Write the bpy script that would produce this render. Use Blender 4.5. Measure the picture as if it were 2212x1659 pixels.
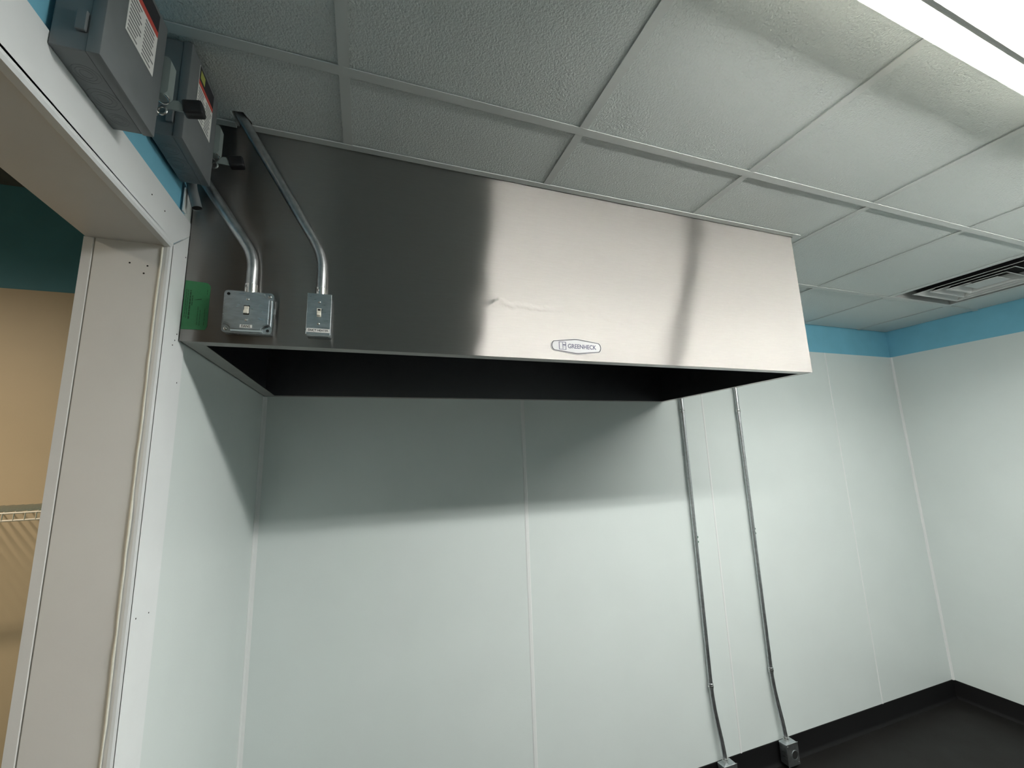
import bpy, bmesh, math, random
from mathutils import Vector, Matrix

for o in list(bpy.data.objects):
    bpy.data.objects.remove(o)
scene = bpy.context.scene
COL = scene.collection
random.seed(4)

# ------------------------------------------------------------------ camera
cam_d = bpy.data.cameras.new('camera')
cam = bpy.data.objects.new('camera', cam_d)
COL.objects.link(cam)
cam_d.sensor_width = 36.0
cam_d.lens = 900.19 * 36.0 / 2212.0
cam_d.clip_start = 0.02
cam.location = (0.42203, -2.04829, 1.74671)
cam.rotation_euler = (1.743460, 0.032788, -0.335234)
scene.camera = cam

# ------------------------------------------------------------------ world, exposure
world = bpy.data.worlds.new('world')
scene.world = world
world.use_nodes = True
world.node_tree.nodes['Background'].inputs['Color'].default_value = (0.0, 0.0, 0.0, 1)
world.node_tree.nodes['Background'].inputs['Strength'].default_value = 0.0
vs = scene.view_settings
vs.view_transform = 'Standard'
vs.look = 'None'
vs.exposure = 0.0
vs.gamma = 1.0
vs.use_curve_mapping = False
WING = 0.0835                   # how far the added uplight shields hang below the ceiling
ACRYLIC = 0.55                 # share of light let through the added uplight shields
TUBE_STRENGTH = 232.0          # glow of the fluorescent tubes
TUBE_COLOR = (1.0, 0.985, 0.94)
HALL_WATT = 250.0              # warm downlight in the next room

# ------------------------------------------------------------------ measures (metres)
H = 2.625                      # ceiling grid, lower face
HD, HL, HB = 0.902, 2.107, 2.040   # hood depth, length, underside height
RW = 4.344                     # room width
FY = -4.4                      # wall behind the camera
FT = 2.423                     # top of the white wall panels
T = 0.6096
X0 = 0.3554
ROWS = [0.0, -0.5315, -1.1616, -1.771, -2.381, -2.990, -3.600, -4.210, FY]
COLS = [0.0] + [X0 + k * T for k in range(7)] + [RW]

# ------------------------------------------------------------------ materials
def new_mat(name):
    m = bpy.data.materials.new(name)
    m.use_nodes = True
    return m, m.node_tree, m.node_tree.nodes['Principled BSDF']

def coords(nt, scale=(1, 1, 1)):
    g = nt.nodes.new('ShaderNodeNewGeometry')
    mp = nt.nodes.new('ShaderNodeMapping')
    mp.inputs['Scale'].default_value = scale
    nt.links.new(g.outputs['Position'], mp.inputs['Vector'])
    return mp.outputs['Vector']

def mat(name, color, rough=0.5, metal=0.0, spec=0.5, var=0.0, vscale=20.0, bump=0.0, bscale=200.0, bdist=0.001, stretch=(1, 1, 1), rvar=0.0, detail=4):
    m, nt, b = new_mat(name)
    b.inputs['Base Color'].default_value = (*color, 1)
    b.inputs['Roughness'].default_value = rough
    b.inputs['Metallic'].default_value = metal
    b.inputs['Specular IOR Level'].default_value = spec
    if var or bump or rvar:
        v = coords(nt, stretch)
    if var or rvar:
        n = nt.nodes.new('ShaderNodeTexNoise')
        n.inputs['Scale'].default_value = vscale
        n.inputs['Detail'].default_value = detail
        nt.links.new(v, n.inputs['Vector'])
    if var:
        r = nt.nodes.new('ShaderNodeMapRange')
        r.inputs['From Min'].default_value = 0.3
        r.inputs['From Max'].default_value = 0.7
        r.inputs['To Min'].default_value = 1 - var
        r.inputs['To Max'].default_value = 1 + var
        nt.links.new(n.outputs['Fac'], r.inputs['Value'])
        mx = nt.nodes.new('ShaderNodeMix')
        mx.data_type = 'RGBA'
        mx.blend_type = 'MULTIPLY'
        mx.inputs['Factor'].default_value = 1.0
        mx.inputs['A'].default_value = (*color, 1)
        nt.links.new(r.outputs['Result'], mx.inputs['B'])
        nt.links.new(mx.outputs['Result'], b.inputs['Base Color'])
    if rvar:
        r2 = nt.nodes.new('ShaderNodeMapRange')
        r2.inputs['From Min'].default_value = 0.3
        r2.inputs['From Max'].default_value = 0.7
        r2.inputs['To Min'].default_value = rough - rvar
        r2.inputs['To Max'].default_value = rough + rvar
        nt.links.new(n.outputs['Fac'], r2.inputs['Value'])
        nt.links.new(r2.outputs['Result'], b.inputs['Roughness'])
    if bump:
        nb = nt.nodes.new('ShaderNodeTexNoise')
        nb.inputs['Scale'].default_value = bscale
        nb.inputs['Detail'].default_value = 2
        nt.links.new(v, nb.inputs['Vector'])
        bp = nt.nodes.new('ShaderNodeBump')
        bp.inputs['Strength'].default_value = bump
        bp.inputs['Distance'].default_value = bdist
        nt.links.new(nb.outputs['Fac'], bp.inputs['Height'])
        nt.links.new(bp.outputs['Normal'], b.inputs['Normal'])
    return m

M = {}
M['frp'] = mat('white wall panel', (0.665, 0.725, 0.712), 0.38, var=0.02, vscale=3, bump=0.25, bscale=160, bdist=0.0006)
M['frp_trim'] = mat('white seam strip', (0.74, 0.765, 0.76), 0.35)
M['frp_edge'] = mat('white corner guard', (0.76, 0.785, 0.79), 0.33, var=0.02, vscale=12)
M['jamb'] = mat('white jamb lining', (0.70, 0.70, 0.685), 0.42, var=0.03, vscale=6, bump=0.2, bscale=120, bdist=0.0006)
M['caulk'] = mat('cream caulk', (0.72, 0.71, 0.62), 0.5, var=0.06, vscale=60, bump=0.5, bscale=90, bdist=0.002)
M['blue'] = mat('blue wall paint', (0.18, 0.48, 0.63), 0.55, var=0.04, vscale=8, bump=0.2, bscale=150, bdist=0.0006)
M['teal'] = mat('dark teal wall paint', (0.085, 0.28, 0.37), 0.6, var=0.06, vscale=8)
M['tan'] = mat('tan wall panel', (0.56, 0.45, 0.31), 0.5, var=0.03, vscale=5, bump=0.2, bscale=160, bdist=0.0006)
M['grid'] = mat('white ceiling grid', (0.60, 0.635, 0.62), 0.42, var=0.02, vscale=10)
M['plenum'] = mat('dark plenum', (0.03, 0.03, 0.03), 0.9)
M['floor'] = mat('black sheet floor', (0.010, 0.0095, 0.0088), 0.5, spec=0.22, var=0.15, vscale=4, rvar=0.06, bump=0.3, bscale=220, bdist=0.0008)
M['base'] = mat('black vinyl base', (0.006, 0.006, 0.0065), 0.6, spec=0.2)
M['galv'] = mat('galvanised steel', (0.50, 0.52, 0.53), 0.36, metal=1.0, var=0.14, vscale=70, rvar=0.07, bump=0.12, bscale=120, bdist=0.0005)
M['galv_box'] = mat('galvanised box steel', (0.52, 0.56, 0.58), 0.33, metal=1.0, var=0.12, vscale=45, rvar=0.07, stretch=(1, 1, 4), bump=0.1, bscale=90, bdist=0.0005)
M['zinc'] = mat('bright zinc', (0.72, 0.72, 0.70), 0.22, metal=1.0)
M['hole'] = mat('black hole', (0.006, 0.006, 0.006), 0.8)
M['toggle'] = mat('ivory toggle plastic', (0.80, 0.77, 0.68), 0.35)
M['label'] = mat('white label', (0.82, 0.82, 0.80), 0.5)
M['badge'] = mat('silvery white badge', (0.40, 0.405, 0.42), 0.5)
M['ink'] = mat('black ink', (0.02, 0.02, 0.025), 0.6)
M['ink_blue'] = mat('dark navy ink', (0.03, 0.03, 0.075), 0.5)
M['ink_grey'] = mat('grey ink', (0.025, 0.024, 0.030), 0.5)
M['ink_pale'] = mat('pale grey print', (0.22, 0.23, 0.23), 0.6)
M['red'] = mat('red print', (0.55, 0.07, 0.05), 0.5)
M['yellow'] = mat('yellow green print', (0.42, 0.46, 0.10), 0.5)
M['green'] = mat('green sticker', (0.03, 0.17, 0.065), 0.4, var=0.10, vscale=30, bump=0.5, bscale=35, bdist=0.003)
M['green_ink'] = mat('dark green print', (0.008, 0.05, 0.018), 0.6)
M['green_screw'] = mat('green screw paint', (0.03, 0.12, 0.07), 0.4)
M['switchgrey'] = mat('grey switch enamel', (0.155, 0.17, 0.178), 0.42, var=0.05, vscale=25, bump=0.08, bscale=200, bdist=0.0004)
M['bracket'] = mat('pale grey bracket', (0.25, 0.30, 0.29), 0.4)
M['grip'] = mat('black handle grip', (0.008, 0.008, 0.010), 0.4)
M['fixture'] = mat('white lamp enamel', (0.82, 0.82, 0.79), 0.35)
M['diffuser'] = mat('white diffuser enamel', (0.62, 0.63, 0.62), 0.4)
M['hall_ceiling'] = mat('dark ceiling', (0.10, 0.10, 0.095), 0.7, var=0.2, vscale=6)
M['louvre_shade'] = mat('black louvre shade', (0.012, 0.012, 0.014), 0.7)  # black put on the upper louvre faces so the slots look shaded
M['joint_shade'] = mat('grey joint', (0.45, 0.44, 0.41), 0.6)  # shadow line of the guard's groove, put in as a grey strip
M['wire'] = mat('ivory coated wire', (0.66, 0.60, 0.50), 0.35)

# stainless: brushed along the length, so reflections smear up and down
def stainless(name, rough, aniso, base, waves):
    m, nt, pb = new_mat(name)
    nt.nodes.remove(pb)
    b = nt.nodes.new('ShaderNodeBsdfAnisotropic')
    b.distribution = 'MULTI_GGX'
    nt.links.new(b.outputs[0], nt.nodes['Material Output'].inputs['Surface'])
    b.inputs['Roughness'].default_value = rough
    b.inputs['Anisotropy'].default_value = aniso
    tv = nt.nodes.new('ShaderNodeCombineXYZ')
    tv.inputs[0].default_value = 0.02
    tv.inputs[1].default_value = 0.03
    tv.inputs[2].default_value = 1.0
    nt.links.new(tv.outputs[0], b.inputs['Tangent'])
    n = nt.nodes.new('ShaderNodeTexNoise')
    n.inputs['Scale'].default_value = 26
    n.inputs['Detail'].default_value = 5
    nt.links.new(coords(nt, (1.0, 1.0, 14.0)), n.inputs['Vector'])
    r = nt.nodes.new('ShaderNodeMapRange')
    r.inputs['To Min'].default_value = 0.94
    r.inputs['To Max'].default_value = 1.04
    nt.links.new(n.outputs['Fac'], r.inputs['Value'])
    mx = nt.nodes.new('ShaderNodeMix')
    mx.data_type = 'RGBA'
    mx.blend_type = 'MULTIPLY'
    mx.inputs['Factor'].default_value = 1.0
    mx.inputs['A'].default_value = (*base, 1)
    nt.links.new(r.outputs['Result'], mx.inputs['B'])
    nt.links.new(mx.outputs['Result'], b.inputs['Color'])
    if waves:
        n2 = nt.nodes.new('ShaderNodeTexNoise')
        n2.inputs['Scale'].default_value = 3.2
        n2.inputs['Detail'].default_value = 2.5
        nt.links.new(coords(nt, (1.0, 1.0, 1.6)), n2.inputs['Vector'])
        n3 = nt.nodes.new('ShaderNodeTexNoise')
        n3.inputs['Scale'].default_value = 34
        n3.inputs['Detail'].default_value = 3
        n3.inputs['Distortion'].default_value = 0.8
        nt.links.new(coords(nt, (1.0, 1.0, 2.2)), n3.inputs['Vector'])
        ad = nt.nodes.new('ShaderNodeMath')
        ad.operation = 'MULTIPLY_ADD'
        ad.inputs[1].default_value = 0.03
        nt.links.new(n3.outputs['Fac'], ad.inputs[0])
        nt.links.new(n2.outputs['Fac'], ad.inputs[2])
        # a hand-worked ridge across the middle of the sheet
        g = nt.nodes.new('ShaderNodeNewGeometry')
        sp = nt.nodes.new('ShaderNodeSeparateXYZ')
        nt.links.new(g.outputs['Position'], sp.inputs[0])
        def math_(op, a, b=None, c=None):
            n_ = nt.nodes.new('ShaderNodeMath')
            n_.operation = op
            for i_, v_ in enumerate((a, b, c)):
                if v_ is None: continue
                if isinstance(v_, (int, float)): n_.inputs[i_].default_value = v_
                else: nt.links.new(v_, n_.inputs[i_])
            return n_.outputs[0]
        wob = nt.nodes.new('ShaderNodeTexNoise')
        wob.inputs['Scale'].default_value = 14
        wob.inputs['Detail'].default_value = 3
        nt.links.new(g.outputs['Position'], wob.inputs['Vector'])
        line = math_('MULTIPLY_ADD', sp.outputs[0], -0.05, 2.248)
        d_ = math_('ADD', math_('SUBTRACT', sp.outputs[2], line), math_('MULTIPLY_ADD', wob.outputs['Fac'], 0.07, -0.035))
        peak = nt.nodes.new('ShaderNodeMapRange')
        peak.interpolation_type = 'SMOOTHSTEP'
        for k_, v_ in (('From Min', 0.0), ('From Max', 0.014), ('To Min', 1.0), ('To Max', 0.0)):
            peak.inputs[k_].default_value = v_
        nt.links.new(math_('ABSOLUTE', d_), peak.inputs['Value'])
        ma = nt.nodes.new('ShaderNodeMapRange')
        ma.interpolation_type = 'SMOOTHSTEP'
        for k_, v_ in (('From Min', 0.20), ('From Max', 0.34), ('To Min', 1.0), ('To Max', 0.0)):
            ma.inputs[k_].default_value = v_
        nt.links.new(math_('ABSOLUTE', math_('ADD', sp.outputs[0], -1.05)), ma.inputs['Value'])
        hgt = math_('MULTIPLY_ADD', math_('MULTIPLY', peak.outputs[0], ma.outputs[0]), 0.26, ad.outputs[0])
        bp = nt.nodes.new('ShaderNodeBump')
        bp.inputs['Strength'].default_value = 1.0
        bp.inputs['Distance'].default_value = waves
        nt.links.new(hgt, bp.inputs['Height'])
        nt.links.new(bp.outputs['Normal'], b.inputs['Normal'])
    return m
M['steel'] = stainless('brushed stainless steel', 0.36, -0.80, (0.345, 0.333, 0.32), 0.004)
M['steel_rim'] = mat('stainless rim', (0.52, 0.50, 0.48), 0.36, metal=1.0, var=0.05, vscale=20)
M['steel_shaded'] = mat('stainless liner', (0.16, 0.165, 0.175), 0.30, metal=1.0)  # darker copy of the stainless: the unlit hood inside put into the colour

# ceiling tile: pebbled vinyl face
def tile_mat():
    m, nt, b = new_mat('pebbled white ceiling tile')
    b.inputs['Base Color'].default_value = (0.645, 0.695, 0.68, 1)
    b.inputs['Roughness'].default_value = 0.45
    v = coords(nt)
    n = nt.nodes.new('ShaderNodeTexNoise')
    n.inputs['Scale'].default_value = 170
    n.inputs['Detail'].default_value = 3
    n.inputs['Distortion'].default_value = 0.6
    nt.links.new(v, n.inputs['Vector'])
    vo = nt.nodes.new('ShaderNodeTexVoronoi')
    vo.inputs['Scale'].default_value = 230
    nt.links.new(v, vo.inputs['Vector'])
    ad = nt.nodes.new('ShaderNodeMath')
    ad.operation = 'MULTIPLY_ADD'
    ad.inputs[1].default_value = -0.35
    nt.links.new(vo.outputs['Distance'], ad.inputs[0])
    nt.links.new(n.outputs['Fac'], ad.inputs[2])
    bp = nt.nodes.new('ShaderNodeBump')
    bp.inputs['Strength'].default_value = 0.85
    bp.inputs['Distance'].default_value = 0.0035
    nt.links.new(ad.outputs[0], bp.inputs['Height'])
    nt.links.new(bp.outputs['Normal'], b.inputs['Normal'])
    return m
M['tile'] = tile_mat()

def emit(name, color, strength):
    m, nt, b = new_mat(name)
    b.inputs['Base Color'].default_value = (0.9, 0.9, 0.9, 1)
    b.inputs['Emission Color'].default_value = (*color, 1)
    b.inputs['Emission Strength'].default_value = strength
    return m
M['tube'] = emit('lit fluorescent tube', TUBE_COLOR, TUBE_STRENGTH)
def acrylic():
    m, nt, b = new_mat('added translucent shield')
    nt.nodes.remove(b)
    d = nt.nodes.new('ShaderNodeBsdfDiffuse')
    d.inputs['Color'].default_value = (0.55, 0.55, 0.53, 1)
    t = nt.nodes.new('ShaderNodeBsdfTranslucent')
    t.inputs['Color'].default_value = (0.80, 0.79, 0.76, 1)
    mx = nt.nodes.new('ShaderNodeMixShader')
    mx.inputs[0].default_value = ACRYLIC
    nt.links.new(d.outputs[0], mx.inputs[1])
    nt.links.new(t.outputs[0], mx.inputs[2])
    nt.links.new(mx.outputs[0], nt.nodes['Material Output'].inputs['Surface'])
    return m
M['acrylic'] = acrylic()
M['hall_lens'] = emit('lit warm lens', (1.0, 0.86, 0.66), 6.0)

# ------------------------------------------------------------------ mesh helpers
def finish(name, bm, material, parent=None, smooth=False, loc=None):
    me = bpy.data.meshes.new(name)
    bmesh.ops.recalc_face_normals(bm, faces=bm.faces[:])
    bm.to_mesh(me)
    bm.free()
    me.materials.append(M[material])
    if smooth:
        me.shade_smooth()
        try:
            me.set_sharp_from_angle(angle=math.radians(38))
        except Exception:
            pass
    o = bpy.data.objects.new(name, me)
    COL.objects.link(o)
    if parent is not None:
        o.parent = parent
        o.matrix_parent_inverse = parent.matrix_world.inverted()
    if loc:
        o.location = loc
    return o

def add_box(bm, x0, x1, y0, y1, z0, z1, bevel=0.0, seg=1):
    t = bmesh.new()
    vs_ = [t.verts.new((x, y, z)) for x in (x0, x1) for y in (y0, y1) for z in (z0, z1)]
    for f in ((0, 1, 3, 2), (4, 6, 7, 5), (0, 4, 5, 1), (2, 3, 7, 6), (0, 2, 6, 4), (1, 5, 7, 3)):
        t.faces.new([vs_[i] for i in f])
    if bevel:
        bmesh.ops.bevel(t, geom=t.edges[:], offset=bevel, segments=seg, affect='EDGES', profile=0.5)
    merge(bm, t)

def merge(bm, t, mtx=None):
    me = bpy.data.meshes.new('tmp')
    if mtx is not None:
        t.transform(mtx)
    t.to_mesh(me)
    t.free()
    bm.from_mesh(me)
    bpy.data.meshes.remove(me)

def box(name, x0, x1, y0, y1, z0, z1, material, parent=None, bevel=0.0, seg=1):
    bm = bmesh.new()
    add_box(bm, x0, x1, y0, y1, z0, z1, bevel, seg)
    return finish(name, bm, material, parent, smooth=seg > 1)

def add_prism(bm, pts, axis, a0, a1, bevel=0.0):
    """polygon pts extruded along an axis; pts are the two other coordinates in xyz order"""
    def P(p, a):
        if axis == 'x': return (a, p[0], p[1])
        if axis == 'y': return (p[0], a, p[1])
        return (p[0], p[1], a)
    t = bmesh.new()
    lo = [t.verts.new(P(p, a0)) for p in pts]
    hi = [t.verts.new(P(p, a1)) for p in pts]
    n = len(pts)
    t.faces.new(lo[::-1])
    t.faces.new(hi)
    for i in range(n):
        t.faces.new((lo[i], lo[(i + 1) % n], hi[(i + 1) % n], hi[i]))
    bmesh.ops.recalc_face_normals(t, faces=t.faces[:])
    if bevel:
        bmesh.ops.bevel(t, geom=t.edges[:], offset=bevel, segments=2, affect='EDGES', profile=0.5)
    merge(bm, t)

def prism(name, pts, axis, a0, a1, material, parent=None, bevel=0.0):
    bm = bmesh.new()
    add_prism(bm, pts, axis, a0, a1, bevel)
    return finish(name, bm, material, parent)

def add_tube(bm, path, r, seg=16, cap=True, inner=None):
    path = [Vector(p) for p in path]
    rings = []
    n = len(path)
    up = None
    for i, p in enumerate(path):
        d = (path[min(i + 1, n - 1)] - path[max(i - 1, 0)]).normalized()
        if up is None:
            up = d.orthogonal().normalized()
        else:
            up = (up - d * up.dot(d)).normalized()
        s = d.cross(up)
        rr = r[i] if isinstance(r, (list, tuple)) else r
        rings.append([bm.verts.new(p + (up * math.cos(a) + s * math.sin(a)) * rr) for a in [2 * math.pi * k / seg for k in range(seg)]])
    for i in range(n - 1):
        for k in range(seg):
            bm.faces.new((rings[i][k], rings[i][(k + 1) % seg], rings[i + 1][(k + 1) % seg], rings[i + 1][k]))
    if cap:
        bm.faces.new(rings[0][::-1])
        bm.faces.new(rings[-1])

def tube(name, path, r, material, parent=None, seg=16, cap=True):
    bm = bmesh.new()
    add_tube(bm, path, r, seg, cap)
    return finish(name, bm, material, parent, smooth=True)

def add_torus(bm, c, axis, R_, r, seg=20, sseg=8, stretch=1.0):
    c = Vector(c)
    a = Vector(axis).normalized()
    u = a.orthogonal().normalized()
    v = a.cross(u)
    rings = []
    for i in range(seg):
        t = 2 * math.pi * i / seg
        d = u * math.cos(t) + v * math.sin(t) * stretch
        dn = d.normalized()
        rings.append([bm.verts.new(c + d * R_ + (dn * math.cos(q) + a * math.sin(q)) * r) for q in [2 * math.pi * k / sseg for k in range(sseg)]])
    for i in range(seg):
        for k in range(sseg):
            bm.faces.new((rings[i][k], rings[(i + 1) % seg][k], rings[(i + 1) % seg][(k + 1) % sseg], rings[i][(k + 1) % sseg]))

def bend(pts, rad=0.05, n=6):
    """round the inner corners of a polyline"""
    pts = [Vector(p) for p in pts]
    out = [pts[0]]
    for i in range(1, len(pts) - 1):
        a = (pts[i - 1] - pts[i])
        b = (pts[i + 1] - pts[i])
        l = min(rad, a.length * 0.48, b.length * 0.48)
        p0 = pts[i] + a.normalized() * l
        p2 = pts[i] + b.normalized() * l
        for k in range(n + 1):
            t = k / n
            out.append(p0 * (1 - t) ** 2 + pts[i] * 2 * t * (1 - t) + p2 * t * t)
    out.append(pts[-1])
    return out

def screw(name, c, axis, r, h, material, parent, slot=True):
    """pan-head screw: low dome with a slot cut as a dark bar"""
    bm = bmesh.new()
    c = Vector(c)
    a = Vector(axis).normalized()
    add_tube(bm, [c, c + a * h * 0.45, c + a * h * 0.8, c + a * h], [r, r, r * 0.8, r * 0.4], 12)
    o = finish(name, bm, material, parent, smooth=True)
    return o

def text(name, body, size, loc, rot, material, parent, sx=1.0, align='CENTER', depth=0.0002, shear=0.0, bold=0.0):
    cu = bpy.data.curves.new(name, 'FONT')
    cu.body = body
    cu.size = size
    cu.align_x = align
    cu.align_y = 'CENTER'
    cu.extrude = depth
    cu.offset = bold
    tmp = bpy.data.objects.new(name, cu)
    COL.objects.link(tmp)
    dg = bpy.context.evaluated_depsgraph_get()
    me = bpy.data.meshes.new_from_object(tmp.evaluated_get(dg))
    bpy.data.objects.remove(tmp)
    me.materials.clear()
    me.materials.append(M[material])
    me.transform(Matrix.Translation(loc) @ rot @ Matrix.Diagonal((sx, 1, 1, 1)))
    o = bpy.data.objects.new(name, me)
    COL.objects.link(o)
    o.parent = parent
    o.matrix_parent_inverse = parent.matrix_world.inverted()
    return o

FACE_FRONT = Matrix.Rotation(math.radians(90), 4, 'X')                      # reads along +x, faces -y
FACE_RIGHT = Matrix.Rotation(math.radians(90), 4, 'Z') @ FACE_FRONT         # reads along +y, faces +x

def tag(o, label, cat=None, group=None, kind=None):
    o['label'] = label
    if cat: o['category'] = cat
    if group: o['group'] = group
    if kind: o['kind'] = kind
    return o

def thing(name, loc, label, cat, group=None):
    o = bpy.data.objects.new(name, None)
    COL.objects.link(o)
    o.location = loc
    o.empty_display_size = 0.05
    bpy.context.view_layer.update()
    return tag(o, label, cat, group)

# ================================================================== the room shell
floor = tag(box('floor', -2.6, RW + 0.1, FY - 0.1, 0.1, -0.05, 0.0, 'floor'), 'dark sheet floor meeting the black wall base', 'floor', kind='structure')

# back wall, blue paint above white panels
wall_back = tag(box('wall_back', -0.003, RW + 0.1, 0.003, 0.1, 0.0, 2.75, 'blue'), 'wall behind the hood, white panels under a blue band', 'wall', kind='structure')
SEAMS = [0.0, 1.203, 2.405, 3.592, RW]
for i in range(4):
    box('panel', SEAMS[i] + 0.002, SEAMS[i + 1] - 0.002, 0.0, 0.003, 0.0, FT, 'frp', wall_back)
def seam_strip(x, w=0.022):
    bm = bmesh.new()
    add_prism(bm, [(x - w / 2, 0.0), (x - w / 2, -0.0008), (x - w * 0.28, -0.0025), (x + w * 0.28, -0.0025), (x + w / 2, -0.0008), (x + w / 2, 0.0)], 'z', 0.112, FT)
    return finish('seam_strip', bm, 'frp_trim', wall_back)
seam_strip(1.203, 0.020)
seam_strip(2.405, 0.012)
seam_strip(3.592, 0.008)
# inside corner mouldings
prism('corner_strip', [(0.0, 0.0), (0.016, 0.0), (0.016, -0.002), (0.006, -0.006), (0.002, -0.016), (0.0, -0.016)], 'z', 0.112, HB - 0.002, 'frp_trim', wall_back)
prism('corner_strip', [(RW, 0.0), (RW, -0.012), (RW - 0.002, -0.012), (RW - 0.005, -0.005), (RW - 0.012, -0.002), (RW - 0.012, 0.0)], 'z', 0.112, FT, 'frp_trim', wall_back)

wall_right = tag(box('wall_right', RW + 0.003, RW + 0.1, FY, 0.003, 0.0, 2.75, 'blue'), 'right-hand wall, white panels under a blue band', 'wall', kind='structure')
yy = 0.0
for i in range(4):
    y1 = max(yy - 1.219, FY)
    box('panel', RW, RW + 0.003, y1 + 0.002, yy - 0.002, 0.0, FT, 'frp', wall_right)
    yy = y1

wall_front = tag(box('wall_front', -0.1, RW + 0.1, FY - 0.1, FY, 0.0, 2.75, 'blue'), 'wall behind the camera', 'wall', kind='structure')
for i in range(4):
    box('panel', SEAMS[i] + 0.002, SEAMS[i + 1] - 0.002, FY, FY + 0.003, 0.0, FT, 'frp', wall_front)

# left wall with the opening
YJ = -0.978        # jamb face (behind its lining)
YO = -2.25         # near side of the opening
WT = -0.150        # back face of the left wall
ZH = 2.240         # opening head
bm = bmesh.new()
add_prism(bm, [(0.003, 0.0), (YJ, 0.0), (YJ, ZH), (YO, ZH), (YO, 0.0), (FY, 0.0), (FY, 2.75), (0.003, 2.75)], 'x', WT, -0.003)
wall_left = tag(finish('wall_left', bm, 'blue'), 'left wall pierced by the cased opening', 'wall', kind='structure')
box('panel', -0.003, 0.0, -0.93, -0.002, 0.0, 2.40, 'frp', wall_left)
box('panel', -0.003, 0.0, FY + 0.01, YO - 0.06, 0.0, FT, 'frp', wall_left)
box('jamb_lining', -0.1335, -0.008, YJ - 0.0022, YJ, 0.0, ZH, 'jamb', wall_left)
box('joint_shade', -0.1365, -0.1324, YJ - 0.0006, YJ, 0.0, ZH, 'joint_shade', wall_left)
box('head_lining', WT, -0.008, YO, YJ, ZH - 0.002, ZH, 'jamb', wall_left)
box('jamb_lining', WT, -0.008, YO, YO + 0.002, 0.0, ZH, 'jamb', wall_left)

# corner guards of the opening
# upright guard on the room side
def nail(p, axis, parent, r=0.0016):
    c = Vector(p)
    bm = bmesh.new()
    add_tube(bm, [c, c + Vector(axis) * 0.0005], r, 8)
    return finish('nail', bm, 'hole', parent)
bm = bmesh.new()
add_prism(bm, [(YJ - 0.003, 0.0), (-0.867, 0.0), (-0.867, HB - 0.004), (-HD - 0.002, HB - 0.002), (-HD + 0.0, 2.302), (-0.977, 2.243), (YJ - 0.003, 2.243)], 'x', -0.001, 0.003)
add_prism(bm, [(-0.0145, YJ - 0.002), (-0.0145, YJ - 0.004), (-0.006, YJ - 0.0055), (-0.001, YJ - 0.005), (0.003, YJ - 0.003), (0.003, YJ)], 'z', 0.0, 2.238)
trim_1 = tag(finish('trim_1', bm, 'frp_edge'), 'white upright corner guard on the opening edge beside the hood', 'trim', kind='structure')
prng = random.Random(7)
pts = []
for i in range(60):
    z = 2.232 - i * (2.232 / 59)
    pts.append((-0.0152 + prng.uniform(-0.0007, 0.0007), YJ - 0.0036 + prng.uniform(-0.0005, 0.0005), z))
tube('caulk_bead', pts, [0.0022 + prng.uniform(-0.0004, 0.0004) for _ in pts], 'caulk', trim_1, 8)
for p in [(-0.9105, 2.2448), (-0.9208, 2.0356), (-0.8872, 1.9422), (-0.9578, 1.4555), (-0.9035, 1.4496), (-0.914, 2.052), (-0.93, 2.022)]:
    nail((0.003, p[0], p[1]), (1, 0, 0), trim_1)
for p in [(-0.0705, 2.1889), (-0.0387, 2.1855), (-0.0438, 2.1675)]:
    nail((p[0], YJ - 0.002, p[1]), (0, -1, 0), wall_left, 0.0019)
# head guard
bm = bmesh.new()
add_prism(bm, [(YO, 2.238), (-0.9765, 2.2475), (-HD, 2.3055), (-HD, 2.337), (YO, 2.337)], 'x', -0.001, 0.003)
add_prism(bm, [(-0.012, 2.238), (-0.012, 2.2345), (0.0, 2.2345), (0.003, 2.239), (0.003, 2.248), (-0.001, 2.248)], 'y', YO, -0.979)
trim_2 = tag(finish('trim_2', bm, 'frp_edge'), 'white corner guard along the head of the opening', 'trim', kind='structure')
tube('caulk_bead', [(-0.0125, YO + i * 0.05, 2.2365) for i in range(26)], 0.0016, 'frp_trim', trim_2, 8)
for p in [(-1.094, 2.2919), (-1.0354, 2.291)]:
    nail((0.003, p[0], p[1]), (1, 0, 0), trim_2)
# far-side guard
bm = bmesh.new()
add_prism(bm, [(-0.1362, YJ - 0.0005), (-0.1372, YJ - 0.0026), (WT - 0.003, YJ - 0.0040), (WT - 0.003, -0.93), (WT, -0.93), (WT, YJ - 0.0005)], 'z', 0.0, ZH - 0.002)
trim_3 = tag(finish('trim_3', bm, 'jamb'), 'white corner guard on the far edge of the opening', 'trim', kind='structure')

# black vinyl base
def base_run(name, pts_xy, label):
    bm = bmesh.new()
    prof = [(0.0, 0.1148), (0.003, 0.1130), (0.004, 0.020), (0.007, 0.009), (0.014, 0.003), (0.016, 0.0)]
    (xa, ya), (xb, yb), (nx, ny) = pts_xy
    ra = [bm.verts.new((xa + nx * d, ya + ny * d, z)) for d, z in prof]
    rb = [bm.verts.new((xb + nx * d, yb + ny * d, z)) for d, z in prof]
    for i in range(len(prof) - 1):
        bm.faces.new((ra[i], ra[i + 1], rb[i + 1], rb[i]))
    va = bm.verts.new((xa, ya, 0)); vb = bm.verts.new((xb, yb, 0))
    bm.faces.new(ra + [va]); bm.faces.new(rb + [vb])
    bm.faces.new((ra[0], rb[0], vb, va)); bm.faces.new((ra[-1], va, vb, rb[-1]))
    return tag(finish(name, bm, 'base', smooth=True), label, 'baseboard', kind='structure')
base_run('baseboard_back', ((0.0, -0.0005), (RW, -0.0005), (0, -1)), 'black vinyl base along the wall under the hood')
base_run('baseboard_right', ((RW - 0.0005, 0.0), (RW - 0.0005, FY), (-1, 0)), 'black vinyl base along the right-hand wall')

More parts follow.
